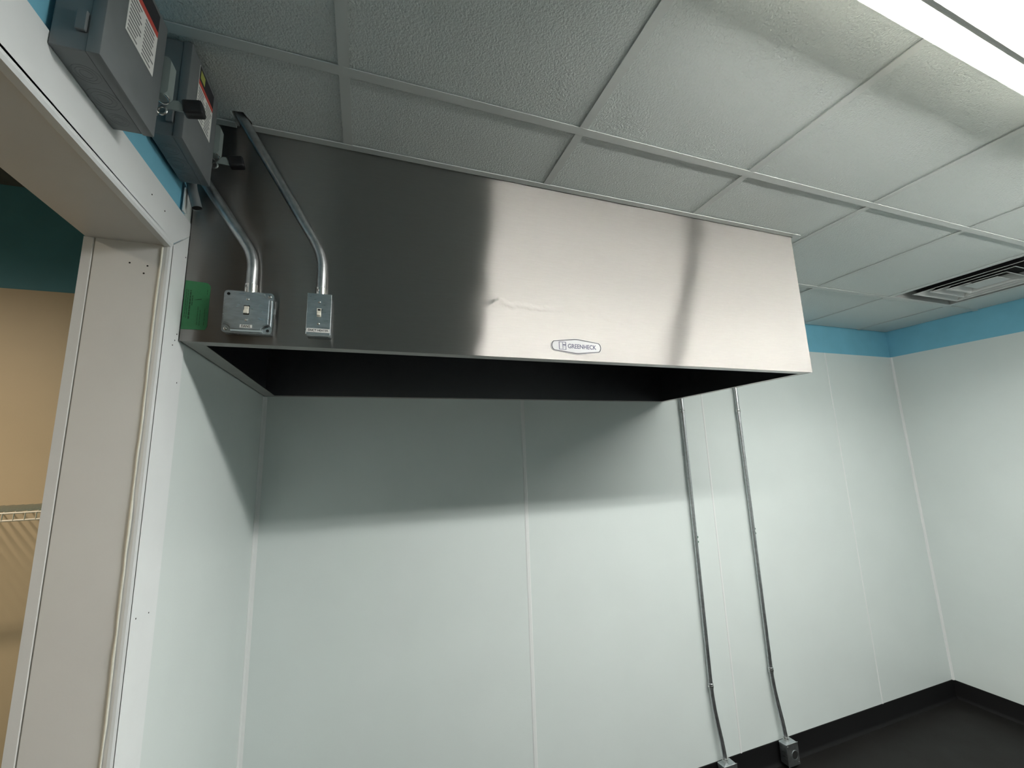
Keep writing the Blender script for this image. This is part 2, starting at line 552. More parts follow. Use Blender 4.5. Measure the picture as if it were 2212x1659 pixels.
# next room seen through the opening
wall_far = tag(box('wall_far', -2.6, WT - 0.001, 0.003, 0.1, 0.0, 3.05, 'teal'), 'dark teal and tan wall seen through the opening', 'wall', kind='structure')
for i in range(2):
    box('panel', -2.5 + i * 1.17, -2.5 + i * 1.17 + 1.168, 0.0, 0.003, 0.0, 2.443, 'tan', wall_far)
wall_side = tag(box('wall_side', -2.6, -2.5, FY, 0.0, 0.0, 3.05, 'tan'), 'far side wall of the next room', 'wall', kind='structure')
wall_end = tag(box('wall_end', -2.6, WT - 0.001, FY - 0.1, FY, 0.0, 3.05, 'tan'), 'end wall of the next room', 'wall', kind='structure')
ceiling_2 = tag(box('ceiling_2', -2.6, WT - 0.002, FY, 0.003, 2.87, 2.95, 'hall_ceiling'), 'ceiling of the next room above the teal band', 'ceiling', kind='structure')
wall_upper = tag(box('wall_upper', WT, -0.02, FY, 0.003, 2.75, 3.05, 'plenum'), 'wall top closing the next room above the opening', 'wall', kind='structure')

# ================================================================== ceiling
ceiling = tag(box('ceiling', -0.1, RW + 0.1, FY - 0.1, 0.1, 2.76, 2.80, 'plenum'), 'suspended ceiling of pebbled white square tiles in a white grid', 'ceiling', kind='structure')
TZ = H + 0.005       # tile face
GW = 0.012           # half width of a grid bar
def tile(x0, x1, y0, y1, pts=None):
    if x1 - x0 < 0.03 or y1 - y0 < 0.03:
        return
    if pts is None:
        return box('tile', x0, x1, y0, y1, TZ, TZ + 0.015, 'tile', ceiling)
    return prism('tile', pts, 'z', TZ, TZ + 0.015, 'tile', ceiling)
bar_mesh = {}
def bar(x0, x1, y0, y1, z=H):
    bm = bmesh.new()
    if x1 - x0 > y1 - y0:
        c = (y0 + y1) / 2
        add_prism(bm, [(y0, z), (y1, z), (y1, z + 0.0022), (c + 0.002, z + 0.0045), (c + 0.002, z + 0.035), (c - 0.002, z + 0.035), (c - 0.002, z + 0.0045), (y0, z + 0.0022)], 'x', x0, x1)
    else:
        c = (x0 + x1) / 2
        add_prism(bm, [(x0, z), (x1, z), (x1, z + 0.0022), (c + 0.002, z + 0.0045), (c + 0.002, z + 0.035), (c - 0.002, z + 0.035), (c - 0.002, z + 0.0045), (x0, z + 0.0022)], 'y', y0, y1)
    return finish('grid_bar', bm, 'grid', ceiling)
HX = HL + 0.004      # clear of the hood
HY = -HD - 0.004
for r in range(len(ROWS) - 1):
    ya, yb = ROWS[r + 1], ROWS[r]          # ya further from the back wall
    for c in range(len(COLS) - 1):
        xa, xb = COLS[c], COLS[c + 1]
        x0 = xa + (0.004 if c else 0.006)
        x1 = xb - (0.004 if c < len(COLS) - 2 else 0.006)
        y0 = ya + 0.004
        y1 = yb - (0.004 if r else 0.005)
        if r == 1 and c == 6:
            continue                        # the air diffuser sits here
        if r == 0:
            if xb < HX: continue
            tile(max(x0, HX), x1, y0, y1)
        elif r == 1:
            if xb < HX + 0.0:
                if c == 0:                  # broken out around the conduit
                    tile(x0, x1, y0, HY, [(x0, y0), (x1, y0), (x1, HY), (0.116, HY), (0.121, -0.929), (0.108, -0.961), (0.078, -0.958), (0.088, HY), (x0, HY)])
                else:
                    tile(x0, x1, y0, HY)
            elif xa < HX:                   # corner cell beside the hood: L-shaped tile
                tile(x0, x1, y0, y1, [(x0, y0), (x1, y0), (x1, y1), (HX, y1), (HX, HY), (x0, HY)])
            else:
                tile(x0, x1, y0, y1)
        else:
            tile(x0, x1, y0, y1)
for r in range(1, len(ROWS) - 1):
    y = ROWS[r]
    bar(0.002 if r > 1 else HX + 0.024, RW - 0.001, y - GW, y + GW)
for r in range(len(ROWS) - 1):
    ya, yb = ROWS[r + 1] + GW + 0.0004, ROWS[r] - (GW + 0.0004 if r else 0.001)
    for c in range(1, len(COLS) - 1):
        x = COLS[c]
        if r == 0 and x < HX + GW: continue
        y1 = yb
        if r == 1 and x < HX: y1 = HY - 0.020
        bar(x - GW, x + GW, ya, y1, H + 0.0006)
# wall angle round the hood
def angle(pts, axis, a0, a1):
    return prism('edge_angle', pts, axis, a0, a1, 'grid', ceiling)
zt = H - 0.001
angle([(HY - 0.020, zt), (HY, zt), (HY, zt + 0.03), (HY - 0.002, zt + 0.03), (HY - 0.002, zt + 0.003), (HY - 0.020, zt + 0.003)], 'x', 0.075 + 0.045, HL - 0.012)
angle([(HY - 0.0195, zt), (HY, zt), (HY, zt + 0.03), (HY - 0.002, zt + 0.03), (HY - 0.002, zt + 0.003), (HY - 0.0195, zt + 0.003)], 'x', 0.004, 0.082)
angle([(HX, zt - 0.001), (HX + 0.022, zt - 0.001), (HX + 0.022, zt + 0.002), (HX + 0.002, zt + 0.002), (HX + 0.002, zt + 0.03), (HX, zt + 0.03)], 'y', HY - 0.021, -0.004)
angle([(HY - 0.021, zt - 0.001), (HY - 0.002, zt - 0.001), (HY - 0.002, zt + 0.002), (HY - 0.021, zt + 0.002)], 'x', HL - 0.011, HX - 0.0005)

# ================================================================== exhaust hood
hood = thing('exhaust_hood', (HL / 2, -HD / 2, HB), 'long brushed stainless steel exhaust hood box hung under the ceiling tiles', 'exhaust hood')
HT = H + 0.06
box('front_panel', 0.0045, HL, -HD, -HD + 0.0015, HB, HT, 'steel', hood)
box('side_panel', 0.0045, 0.006, -HD + 0.0016, -0.0045, HB, HT, 'steel', hood)
box('side_panel', HL - 0.0015, HL, -HD + 0.0016, -0.0045, HB, HT, 'steel', hood)
box('back_panel', 0.0062, HL - 0.0017, -0.006, -0.0045, HB, HT, 'steel_shaded', hood)
box('top_panel', 0.0062, HL - 0.0017, -HD + 0.0017, -0.0062, HT - 0.05, HT - 0.048, 'steel_shaded', hood)
# inward rim under the hood
LF, LS, LB, LR = 0.038, 0.040, 0.018, 0.022
rz = HB + 0.0005
prism('rim', [(0.0065, -HD + 0.002), (HL - 0.002, -HD + 0.002), (HL - 0.002 - LR, -HD + LF), (0.0065 + LS, -HD + LF)], 'z', rz, rz + 0.0015, 'steel_rim', hood)
prism('rim', [(0.0065, -HD + 0.0025), (0.0065 + LS - 0.0003, -HD + LF + 0.0004), (0.0065 + LS - 0.0003, -0.0065 - LB), (0.0065, -0.0065)], 'z', rz, rz + 0.0015, 'steel_rim', hood)
prism('rim', [(HL - 0.002, -HD + 0.0025), (HL - 0.002 - LR + 0.0003, -HD + LF + 0.0004), (HL - 0.002 - LR + 0.0003, -0.0065 - LB), (HL - 0.002, -0.0065)], 'z', rz, rz + 0.0015, 'steel_rim', hood)
prism('rim', [(0.007, -0.0065), (0.0065 + LS, -0.0065 - LB), (HL - 0.002 - LR, -0.0065 - LB), (HL - 0.0025, -0.0065)], 'z', rz, rz + 0.0015, 'steel_rim', hood)
box('shade_liner', 0.0063, 0.0073, -HD + 0.0018, -0.0065, HB + 0.003, HT - 0.051, 'steel_shaded', hood)  # dark sheets added over the inner faces to deepen the shade
box('shade_liner', HL - 0.0028, HL - 0.0018, -HD + 0.0018, -0.0065, HB + 0.003, HT - 0.051, 'steel_shaded', hood)
for i, (xa, xb) in enumerate([(0.0475, HL / 2), (HL / 2 + 0.0005, HL - 0.025)]):
    box('shade_liner', xa, xb, -HD + 0.0385, -HD + 0.0395, HB + 0.0025, HB + 0.05, 'steel_shaded', hood)

# maker's badge
def badge():
    cx, cz = 1.0515, 2.0855
    hw, hh, er = 0.0905, 0.0262, 0.0165
    def outline(s):
        w, h, e = hw - s, hh - s, er - s * 0.6
        p = []
        for k in range(9):                      # right end
            a = math.radians(-62 + k * 124 / 8)
            p.append((w - e + e * math.cos(a), e * math.sin(a) * 1.12))
        for k in range(7):
            t = k / 6
            p.append((0.016 - 0.032 * t, h - 0.0012 * (2 * t - 1) ** 2))
        for k in range(9):
            a = math.radians(118 + k * 124 / 8)
            p.append((-w + e + e * math.cos(a), e * math.sin(a) * 1.12))
        for k in range(7):
            t = k / 6
            p.append((-0.016 + 0.032 * t, -h + 0.0012 * (2 * t - 1) ** 2))
        return [(cx + a, cz + b) for a, b in p]
    y = -HD
    b = prism('badge', outline(0.0), 'y', y - 0.0012, y - 0.0001, 'badge', hood)
    b['label'] = 'oval white badge with dark border and lettering'
    bm = bmesh.new()
    o1, o2 = outline(0.0014), outline(0.0052)
    va = [bm.verts.new((p[0], y - 0.0014, p[1])) for p in o1]
    vb = [bm.verts.new((p[0], y - 0.0014, p[1])) for p in o2]
    n = len(o1)
    for i in range(n):
        bm.faces.new((va[i], va[(i + 1) % n], vb[(i + 1) % n], vb[i]))
    finish('border', bm, 'ink_grey', b)
    text('lettering', 'GREENHECK', 0.0198, (cx + 0.0190, y - 0.0014, cz - 0.0005), FACE_FRONT, 'ink_blue', b, sx=0.90, bold=0.0004)
    # square emblem left of the word
    bm = bmesh.new()
    ex0, ex1, ez0, ez1 = cx - 0.0625, cx - 0.0375, cz - 0.0125, cz + 0.013
    t = 0.0022
    def q(x0, x1, z0, z1):
        add_box(bm, x0, x1, y - 0.0016, y - 0.0012, z0, z1)
    q(ex0, ex0 + t, ez0, ez1); q(ex1 - t, ex1, ez0, ez1)
    q(ex0 + t, ex1 - t, ez1 - t * 0.7, ez1); q(ex0 + t, ex1 - t, ez0, ez0 + t * 0.7)
    q(ex0 + 0.0125, ex0 + 0.0140, ez0 + t, ez1 - t)
    q(ex0 + 0.0140, ex1 - t, cz + 0.0010, cz + 0.0052)
    q(ex0 + 0.0125, ex1 - t - 0.003, cz - 0.0040, cz - 0.0028)
    finish('emblem', bm, 'ink_blue', b)
badge()

# green sticker on the hood's lower left
def sticker():
    x0, x1, z0, z1 = 0.0050, 0.0570, 2.0685, 2.1905
    y = -HD
    pts = [(x0, z0), (x1 - 0.004, z0 + 0.001), (x1, z0 + 0.010)]
    for k in range(7):
        a = math.radians(k * 15)
        pts.append((x1 - 0.012 + 0.012 * math.cos(a), z1 - 0.014 + 0.012 * math.sin(a)))
    pts.append((x0, z1))
    s = prism('sticker', pts, 'y', y - 0.0008, y - 0.0001, 'green', hood)
    s['label'] = 'green inspection sticker with small dark print'
    rg = random.Random(3)
    for j, (dx, w, a, b) in enumerate([(0.004, 0.0010, 0.030, 0.100), (0.0075, 0.0010, 0.028, 0.100), (0.0115, 0.0028, 0.026, 0.098), (0.0165, 0.0016, 0.060, 0.085),
                                      (0.030, 0.0008, 0.012, 0.060), (0.035, 0.0008, 0.010, 0.050), (0.044, 0.0008, 0.012, 0.055), (0.046, 0.0010, 0.090, 0.104)]):
        bm = bmesh.new()
        z = a
        while z < b:
            l = rg.uniform(0.004, 0.010)
            add_box(bm, x0 + dx, x0 + dx + w, y - 0.0010, y - 0.0008, z0 + z, z0 + min(z + l, b))
            z += l + rg.uniform(0.0008, 0.0018)
        finish('text_line', bm, 'green_ink', s)
    prism('crease', [(x0 + 0.020, z0 + 0.0735), (x0 + 0.036, z0 + 0.0760), (x0 + 0.036, z0 + 0.0780), (x0 + 0.028, z0 + 0.0765)], 'y', y - 0.0012, y - 0.0008, 'green_ink', s)
sticker()

# ================================================================== switch boxes on the hood
def toggle_lever(parent, cx, cz, y, w, h, up):
    bm = bmesh.new()
    prof = [(y + 0.001, cz - h * 0.22), (y + 0.001, cz + h * 0.22)]
    s = 1 if up else -1
    prof = [(y + 0.0010, cz - s * 0.0035), (y - 0.0070, cz + s * 0.0020), (y - 0.0085, cz + s * 0.0085), (y - 0.0060, cz + s * 0.0100), (y + 0.0010, cz + s * 0.0060)]
    add_prism(bm, prof, 'x', cx - w / 2, cx + w / 2, bevel=0.0006)
    return finish('toggle', bm, 'toggle', parent)

def fan_box():
    cx, cz = 0.1480, 2.1105
    y0, yf = -HD - 0.0006, -HD - 0.0445
    t = thing('switch_box', (cx, y0, cz - 0.05), 'square galvanised switch box marked FANS on the hood front', 'switch box')
    h = 0.0505
    bm = bmesh.new()
    add_box(bm, cx - h, cx + h, y0 - 0.0300, y0, cz - h, cz + h, 0.004, 2)
    finish('box_body', bm, 'galv_box', t, smooth=True)
    # cover: flange with round corners and a raised, corner-notched face
    hc = 0.0525
    pts = []
    for sx, sz, a0 in ((1, -1, -90), (1, 1, 0), (-1, 1, 90), (-1, -1, 180)):
        for k in range(5):
            a = math.radians(a0 + k * 22.5)
            pts.append((cx + sx * (hc - 0.008) + 0.008 * math.cos(a), cz + sz * (hc - 0.008) + 0.008 * math.sin(a)))
    cover = prism('cover', pts, 'y', y0 - 0.0325, y0 - 0.0302, 'galv_box', t)
    hr = 0.0500
    def notched(hr, nt_, rr):
        p = []
        for sx, sz, a0 in ((1, -1, 0), (1, 1, 90), (-1, 1, 180), (-1, -1, 270)):
            # concave notch round each corner screw
            ccx, ccz = cx + sx * hr, cz + sz * hr
            arc = []
            for k in range(6):
                a = math.radians(a0 + 90 + (k / 5) * 90)
                arc.append((ccx + rr * math.cos(a), ccz + rr * math.sin(a)))
            p += arc[::-1]
        return p
    lo, hi = notched(hr, 0, 0.0165), notched(hr - 0.0035, 0, 0.0150)
    bm = bmesh.new()
    ya, yb = y0 - 0.0325, yf
    va = [bm.verts.new((p[0], ya, p[1])) for p in lo]
    vb = [bm.verts.new((p[0], yb, p[1])) for p in hi]
    n = len(lo)
    for i in range(n):
        bm.faces.new((va[i], va[(i + 1) % n], vb[(i + 1) % n], vb[i]))
    bm.faces.new(vb)
    bmesh.ops.recalc_face_normals(bm, faces=bm.faces[:])
    bmesh.ops.bevel(bm, geom=[e for e in bm.edges if all(abs(v.co.y - yb) < 1e-6 for v in e.verts)], offset=0.0016, segments=2, affect='EDGES')
    finish('cover_face', bm, 'galv_box', t, smooth=True)
    for sx, sz, hole in ((-1, 1, 1), (1, 1, 0), (-1, -1, 0), (1, -1, 1)):
        c = (cx + sx * 0.0435, y0 - 0.0325, cz + sz * 0.0435)
        if hole:
            bm = bmesh.new()
            add_tube(bm, [c, (c[0], c[1] - 0.0004, c[2])], 0.0035, 14)
            finish('screw_hole', bm, 'hole', t)
        else:
            screw('screw', c, (0, -1, 0), 0.0045, 0.003, 'zinc', t)
    box('slot', cx - 0.0072, cx + 0.0050, yf - 0.0004, yf + 0.0002, cz - 0.0095, cz + 0.0135, 'hole', t)
    toggle_lever(t, cx - 0.0010, cz + 0.001, yf, 0.0098, 0.02, False)
    box('toggle_base', cx - 0.0060, cx + 0.0040, yf - 0.0035, yf - 0.0002, cz - 0.0040, cz + 0.0105, 'toggle', t, 0.0006)
    for s in (-1, 1):
        screw('screw', (cx, yf, cz + 0.003 + s * 0.0260), (0, -1, 0), 0.0033, 0.002, 'zinc', t)
    lb = box('name_label', cx - 0.0125, cx + 0.0125, yf - 0.0005, yf, cz - 0.0425, cz - 0.0345, 'label', t)
    text('lettering', 'FANS', 0.0083, (cx, yf - 0.0008, cz - 0.0386), FACE_FRONT, 'ink', lb, sx=0.95)
    # connector on top
    py = -HD - 0.020
    cn = tube('connector', [(cx - 0.001, py, cz + h + 0.0005), (cx - 0.001, py, cz + h + 0.024)], 0.0148, 'zinc', t, 20)
    screw('set_screw', (cx - 0.008, py - 0.0125, cz + h + 0.016), (-0.4, -0.9, 0), 0.0035, 0.003, 'galv', t)
    box('ear', cx + 0.0510, cx + 0.0545, y0 - 0.012, y0 - 0.009, cz + 0.006, cz + 0.020, 'galv', t)
    # conduit from the box up past the disconnect, into the wall
    c = thing('conduit', (cx, py, cz + h), 'bent steel conduit rising from the square FANS box behind the disconnects', 'conduit')
    path = bend([(cx - 0.001, py, cz + h + 0.0245), (cx + 0.0, py, 2.262), (0.0300, py - 0.006, 2.4450), (0.0015, py - 0.006, 2.489)], 0.062, 8)
    tube('pipe', path, 0.0128, 'galv', c, 20)
fan_box()

def duct_box():
    cx, cz = 0.3045, 2.1155
    y0, yf = -HD - 0.0006, -HD - 0.0450
    hw, hh = 0.0275, 0.0535
    t = thing('switch_box', (cx, y0, cz - hh), 'narrow galvanised switch box marked DUCT HEATER on the hood front', 'switch box')
    bm = bmesh.new()
    add_box(bm, cx - hw, cx + hw, yf + 0.0022, y0, cz - hh, cz + hh, 0.0025, 2)
    finish('box_body', bm, 'galv_box', t, smooth=True)
    bm = bmesh.new()
    add_box(bm, cx - hw - 0.0006, cx + hw + 0.0006, yf, yf + 0.0020, cz - hh - 0.0006, cz + hh + 0.0006, 0.0008, 1)
    finish('cover', bm, 'galv_box', t)
    box('slot', cx - 0.0050, cx + 0.0050, yf - 0.0006, yf - 0.0001, cz - 0.0075, cz + 0.0145, 'toggle', t)
    box('slot', cx - 0.0032, cx + 0.0032, yf - 0.0009, yf - 0.0006, cz + 0.0085, cz + 0.0130, 'hole', t)
    toggle_lever(t, cx, cz + 0.003, yf - 0.0006, 0.0078, 0.02, False)
    for s in (-1, 1):
        screw('screw', (cx, yf, cz + 0.003 + s * 0.0285), (0, -1, 0), 0.0033, 0.002, 'zinc', t)
    lb = box('name_label', cx - 0.0262, cx + 0.0262, yf - 0.0005, yf, cz - 0.0480, cz - 0.0382, 'label', t)
    text('lettering', 'DUCT HEATER', 0.0078, (cx, yf - 0.0008, cz - 0.0431), FACE_FRONT, 'ink', lb, sx=0.88)
    py = -HD - 0.0235
    tube('connector', [(cx, py, cz + hh + 0.0005), (cx, py, cz + hh + 0.022)], 0.0132, 'zinc', t, 20)
    screw('set_screw', (cx - 0.006, py - 0.0115, cz + hh + 0.013), (-0.4, -0.9, 0), 0.0035, 0.003, 'galv', t)
    bm = bmesh.new()
    add_tube(bm, [(cx - hw - 0.0055, -HD - 0.0006, cz - 0.030), (cx - hw - 0.0055, -HD - 0.0030, cz - 0.030)], 0.0022, 10)
    finish('rivet', bm, 'hole', t)
    c = thing('conduit', (cx, py, cz + hh), 'bent steel conduit from the DUCT HEATER box up through the broken ceiling tile', 'conduit')
    path = bend([(cx, py, cz + hh + 0.0225), (cx + 0.0005, py, 2.284), (0.0960, py - 0.010, 2.640), (0.0800, py - 0.010, 2.667)], 0.062, 8)
    tube('pipe', path, 0.0118, 'galv', c, 20)
duct_box()

# open stub beside the wall
st = thing('conduit_stub', (0.0, -0.950, 2.41), 'short open-ended dark conduit stub on the wall below the disconnects', 'conduit')
tube('pipe', [(0.0128, -0.950, 2.420), (0.0165, -0.950, 2.400), (0.0295, -0.950, 2.3545)], 0.0105, 'switchgrey', st, 18, cap=False)
tube('bore', [(0.0285, -0.950, 2.3580), (0.0290, -0.950, 2.3565)], 0.0100, 'hole', st, 18)
box('backing_strip', 0.0032, 0.0062, -0.958, -0.944, 2.340, 2.400, 'frp_trim', st)

# ================================================================== disconnect switches
def disconnect(dy, dz, label, second):
    x1 = 0.0605
    ya, yb, z0 = -1.402 + dy, -1.240 + dy, 2.316 + dz
    zt_ = z0 + 0.226
    t = thing('disconnect_switch', (0.0, (ya + yb) / 2, z0), label, 'electrical switch', 'grey disconnect switches above the opening')
    xb = 0.0035
    box('enclosure', xb, x1 - 0.016, ya + 0.002, yb - 0.002, z0 + 0.001, zt_ - 0.001, 'switchgrey', t, 0.0012)
    bm = bmesh.new()
    add_box(bm, x1 - 0.0165, x1, ya, yb, z0, zt_, 0.0022, 2)
    cov = finish('cover', bm, 'switchgrey', t, smooth=True)
    # knock-outs on the underside
    for k, (yc, rr) in enumerate([((ya + yb) / 2 - 0.036, 0.016), ((ya + yb) / 2 + 0.010, 0.020), ((ya + yb) / 2 + 0.052, 0.013)]):
        bm = bmesh.new()
        for f in (1.0, 0.72, 0.45):
            add_torus(bm, (0.024, yc, z0 + 0.0012), (0, 0, 1), rr * f, 0.0007, 24, 6)
        finish('knockout', bm, 'switchgrey', t)
    # hinge tab and latch on the near side
    box('latch', x1 - 0.030, x1 - 0.018, ya - 0.0035, ya + 0.0015, z0 + 0.030, z0 + 0.062, 'switchgrey', t, 0.001)
    # warning label
    ly0, ly1, lz0, lz1 = ya + 0.0435, ya + 0.1305, z0 + 0.0935, z0 + 0.2165
    lab = box('warning_label', x1 + 0.0001, x1 + 0.0005, ly0, ly1, lz0, lz1, 'label', t)
    lab['label'] = 'white warning label with black and red bands'
    box('header_band', x1 + 0.0006, x1 + 0.0009, ly0 + 0.001, ly1 - 0.001, lz1 - 0.034, lz1 - 0.001, 'ink', lab)
    box('red_band', x1 + 0.0006, x1 + 0.0009, ly0 + 0.001, ly1 - 0.001, lz1 - 0.045, lz1 - 0.0345, 'red', lab)
    if second:
        box('header_mark', x1 + 0.0010, x1 + 0.0012, ly0 + 0.006, ly0 + 0.030, lz1 - 0.028, lz1 - 0.008, 'yellow', lab)
    rg = random.Random(11 + second)
    for k in range(10):
        z = lz1 - 0.0505 - k * 0.0072
        if z - 0.003 < lz0 + 0.002: break
        for a, b in ((ly0 + 0.004, ly0 + 0.040), (ly0 + 0.047, ly1 - 0.004)):
            bb = b - rg.uniform(0, 0.012)
            box('text_line', x1 + 0.0006, x1 + 0.0008, a, bb, z - 0.0030, z, 'ink_pale', lab)
    # operating handle on the far side
    yh = yb
    bm = bmesh.new()
    pts = [(0.044, z0 + 0.092)]
    for k in range(7):
        a = math.radians(-90 + k * 15)
        pts.append((0.0605 + 0.010 * math.cos(a), z0 + 0.102 + 0.010 * math.sin(a)))
    for k in range(7):
        a = math.radians(k * 15)
        pts.append((0.0605 + 0.010 * math.cos(a), z0 + 0.160 + 0.010 * math.sin(a)))
    pts.append((0.044, z0 + 0.170))
    add_prism(bm, pts, 'y', yh + 0.0005, yh + 0.022)
    br = finish('handle_bracket', bm, 'bracket', t)
    bm = bmesh.new()
    add_torus(bm, (0.0605, yh + 0.0115, z0 + 0.091), (0, 0.5, 1), 0.0085, 0.0018, 20, 8)
    add_torus(bm, (0.0610, yh + 0.0125, z0 + 0.067), (0.2, 1, 0.15), 0.0070, 0.0020, 20, 8)
    finish('hasp_ring', bm, 'zinc', t, smooth=True)
    box('hasp_plate', 0.046, 0.0530, yh + 0.0065, yh + 0.0200, z0 + 0.060, z0 + 0.074, 'zinc', t, 0.0008)
    arm = prism('handle_arm', [(0.0600, z0 + 0.082), (0.0710, z0 + 0.100), (0.0790, z0 + 0.101), (0.0920, z0 + 0.086), (0.0890, z0 + 0.081)], 'y', yh + 0.0225, yh + 0.0255, 'bracket', t)
    bm = bmesh.new()
    add_box(bm, -0.0165, 0.0165, -0.011, 0.011, -0.0140, 0.0140, 0.0050, 3)
    bmesh.ops.transform(bm, matrix=Matrix.Translation((0.1010, yh + 0.030, z0 + 0.0955)) @ Matrix.Rotation(math.radians(-12), 4, 'Y'), verts=bm.verts[:])
    finish('handle_grip', bm, 'grip', t, smooth=True)
disconnect(0.0, 0.0, 'larger-looking grey disconnect switch at the top left, nearest of the two', 0)
disconnect(0.2610, 0.0815, 'grey disconnect switch next to the hood, touching the ceiling', 1)

# ================================================================== conduits on the back wall
def wall_run(x, label, clamp_z):
    r = 0.0112
    yc = -0.020
    c = thing('conduit', (x, yc, 0.13), label, 'conduit', 'straight conduits down the back wall')
    bx = x + 0.0330
    path = bend([(x + 0.001, yc, H + 0.02), (x, yc, 0.42), (bx - 0.006, yc - 0.012, 0.205), (bx, yc - 0.014, 0.1345)], 0.10, 7)
    tube('pipe', path, r, 'galv', c, 16)
    for z in (1.986, 0.488):
        bm = bmesh.new()
        add_tube(bm, [(x, yc, z - 0.014), (x, yc, z - 0.012), (x, yc, z + 0.012), (x, yc, z + 0.014)], [r + 0.0005, r + 0.0028, r + 0.0028, r + 0.0005], 16)
        cp = finish('coupling', bm, 'galv', c, smooth=True)
        tube('ridge', [(x, yc, z - 0.0025), (x, yc, z + 0.0025)], r + 0.0042, 'zinc', cp, 16)
    # one-hole strap with its green screw
    sp = box('strap', x + r + 0.0005, x + r + 0.016, -0.0035, -0.0005, clamp_z - 0.010, clamp_z + 0.010, 'galv', c)
    for s in (-1, 1):
        bm = bmesh.new()
        add_tube(bm, [(x + r + 0.004, -0.006 - 0.006, clamp_z + s * 0.013), (x + r + 0.004, -0.020, clamp_z + s * 0.013), (x + r + 0.004, -0.024, clamp_z + s * 0.013)], [0.0068, 0.0068, 0.003], 12)
        finish('screw_head', bm, 'green_screw', c, smooth=True)
    # box on the base
    t = thing('outlet_box', (bx, -0.035, 0.02), 'small galvanised outlet box at the foot of the %s' % label.replace('straight steel ', '').split(' down')[0], 'outlet box', 'outlet boxes on the wall base')
    xa, xb, ya, yb, za, zb = bx - 0.041, bx + 0.041, -0.066, -0.0175, 0.022, 0.128
    bm = bmesh.new()
    add_box(bm, xa, xb, ya, yb, za, zb, 0.005, 2)
    finish('box_body', bm, 'galv_box', t, smooth=True)
    bm = bmesh.new()
    add_box(bm, xa - 0.002, xb + 0.002, ya - 0.003, ya - 0.0002, za - 0.002, zb + 0.002, 0.0012, 1)
    finish('cover', bm, 'galv', t)
    bm = bmesh.new()
    add_tube(bm, [(bx + 0.010, ya - 0.0045, 0.072), (bx + 0.010, ya - 0.0030, 0.072)], 0.0200, 24)
    finish('outlet_face', bm, 'hole', t)
    bm = bmesh.new()
    add_torus(bm, (bx + 0.010, ya - 0.0036, 0.072), (0, 1, 0), 0.0215, 0.0016, 28, 8)
    finish('outlet_rim', bm, 'galv_box', t, smooth=True)
    for dx, z in ((-0.034, 0.118), (0.034, 0.032)):
        screw('screw', (bx + dx, ya - 0.003, z), (0, -1, 0), 0.0035, 0.002, 'zinc', t)
    tube('connector', [(bx, yc - 0.014, 0.1283), (bx, yc - 0.014, 0.1440)], 0.0150, 'zinc', t, 18)
wall_run(2.2275, 'straight steel conduit nearest the hood corner down the back wall', 1.243)
wall_run(2.6680, 'straight steel conduit farther right of the hood down the back wall', 1.252)

# ================================================================== strip lights
def strip_light(x0, x1, y, label):
    t = thing('strip_light', ((x0 + x1) / 2, y, H), label, 'ceiling light', 'two-tube strip lights')
    box('housing', x0, x1, y - 0.048, y + 0.048, H - 0.040, H - 0.0008, 'fixture', t, 0.002)
    bm = bmesh.new()
    prof = [(y - 0.0165, H - 0.0403)]
    for k in range(13):
        a = math.radians(180 + k * 15)
        prof.append((y + 0.0155 * math.cos(a), H - 0.080 + 0.020 * math.sin(a)))
    prof.append((y + 0.0165, H - 0.0403))
    add_prism(bm, prof, 'x', x0 + 0.002, x1 - 0.002)
    finish('ballast_cover', bm, 'fixture', t)
    for s in (-1, 1):
        bm = bmesh.new()
        add_prism(bm, [(y + s * 0.0460, H - 0.0403), (y + s * 0.0475, H - 0.0403), (y + s * 0.0500, H - WING), (y + s * 0.0485, H - WING)], 'x', x0, x1)
        finish('added_shield', bm, 'acrylic', t)  # added to hold back tube light from the ceiling
        yt = y + s * 0.0315
        zt2 = H - 0.078
        tube('lamp_tube', [(x0 + 0.036, yt, zt2), (x1 - 0.036, yt, zt2)], 0.0140, 'tube', t, 20)
        for xe, d in ((x0, 1), (x1, -1)):
            xa, xb_ = sorted((xe + d * 0.004, xe + d * 0.032))
            bm = bmesh.new()
            add_box(bm, xa, xb_, yt - 0.012, yt + 0.012, zt2 - 0.012, H - 0.0403, 0.002, 1)
            finish('lamp_holder', bm, 'fixture', t)
    t.rotation_euler.z = math.radians(1.9)
strip_light(0.955, 2.185, -1.7120, 'two-tube strip light whose glare fills the top right corner')
strip_light(2.200, 3.430, -1.6705, 'second two-tube strip light in line, beyond the right edge')

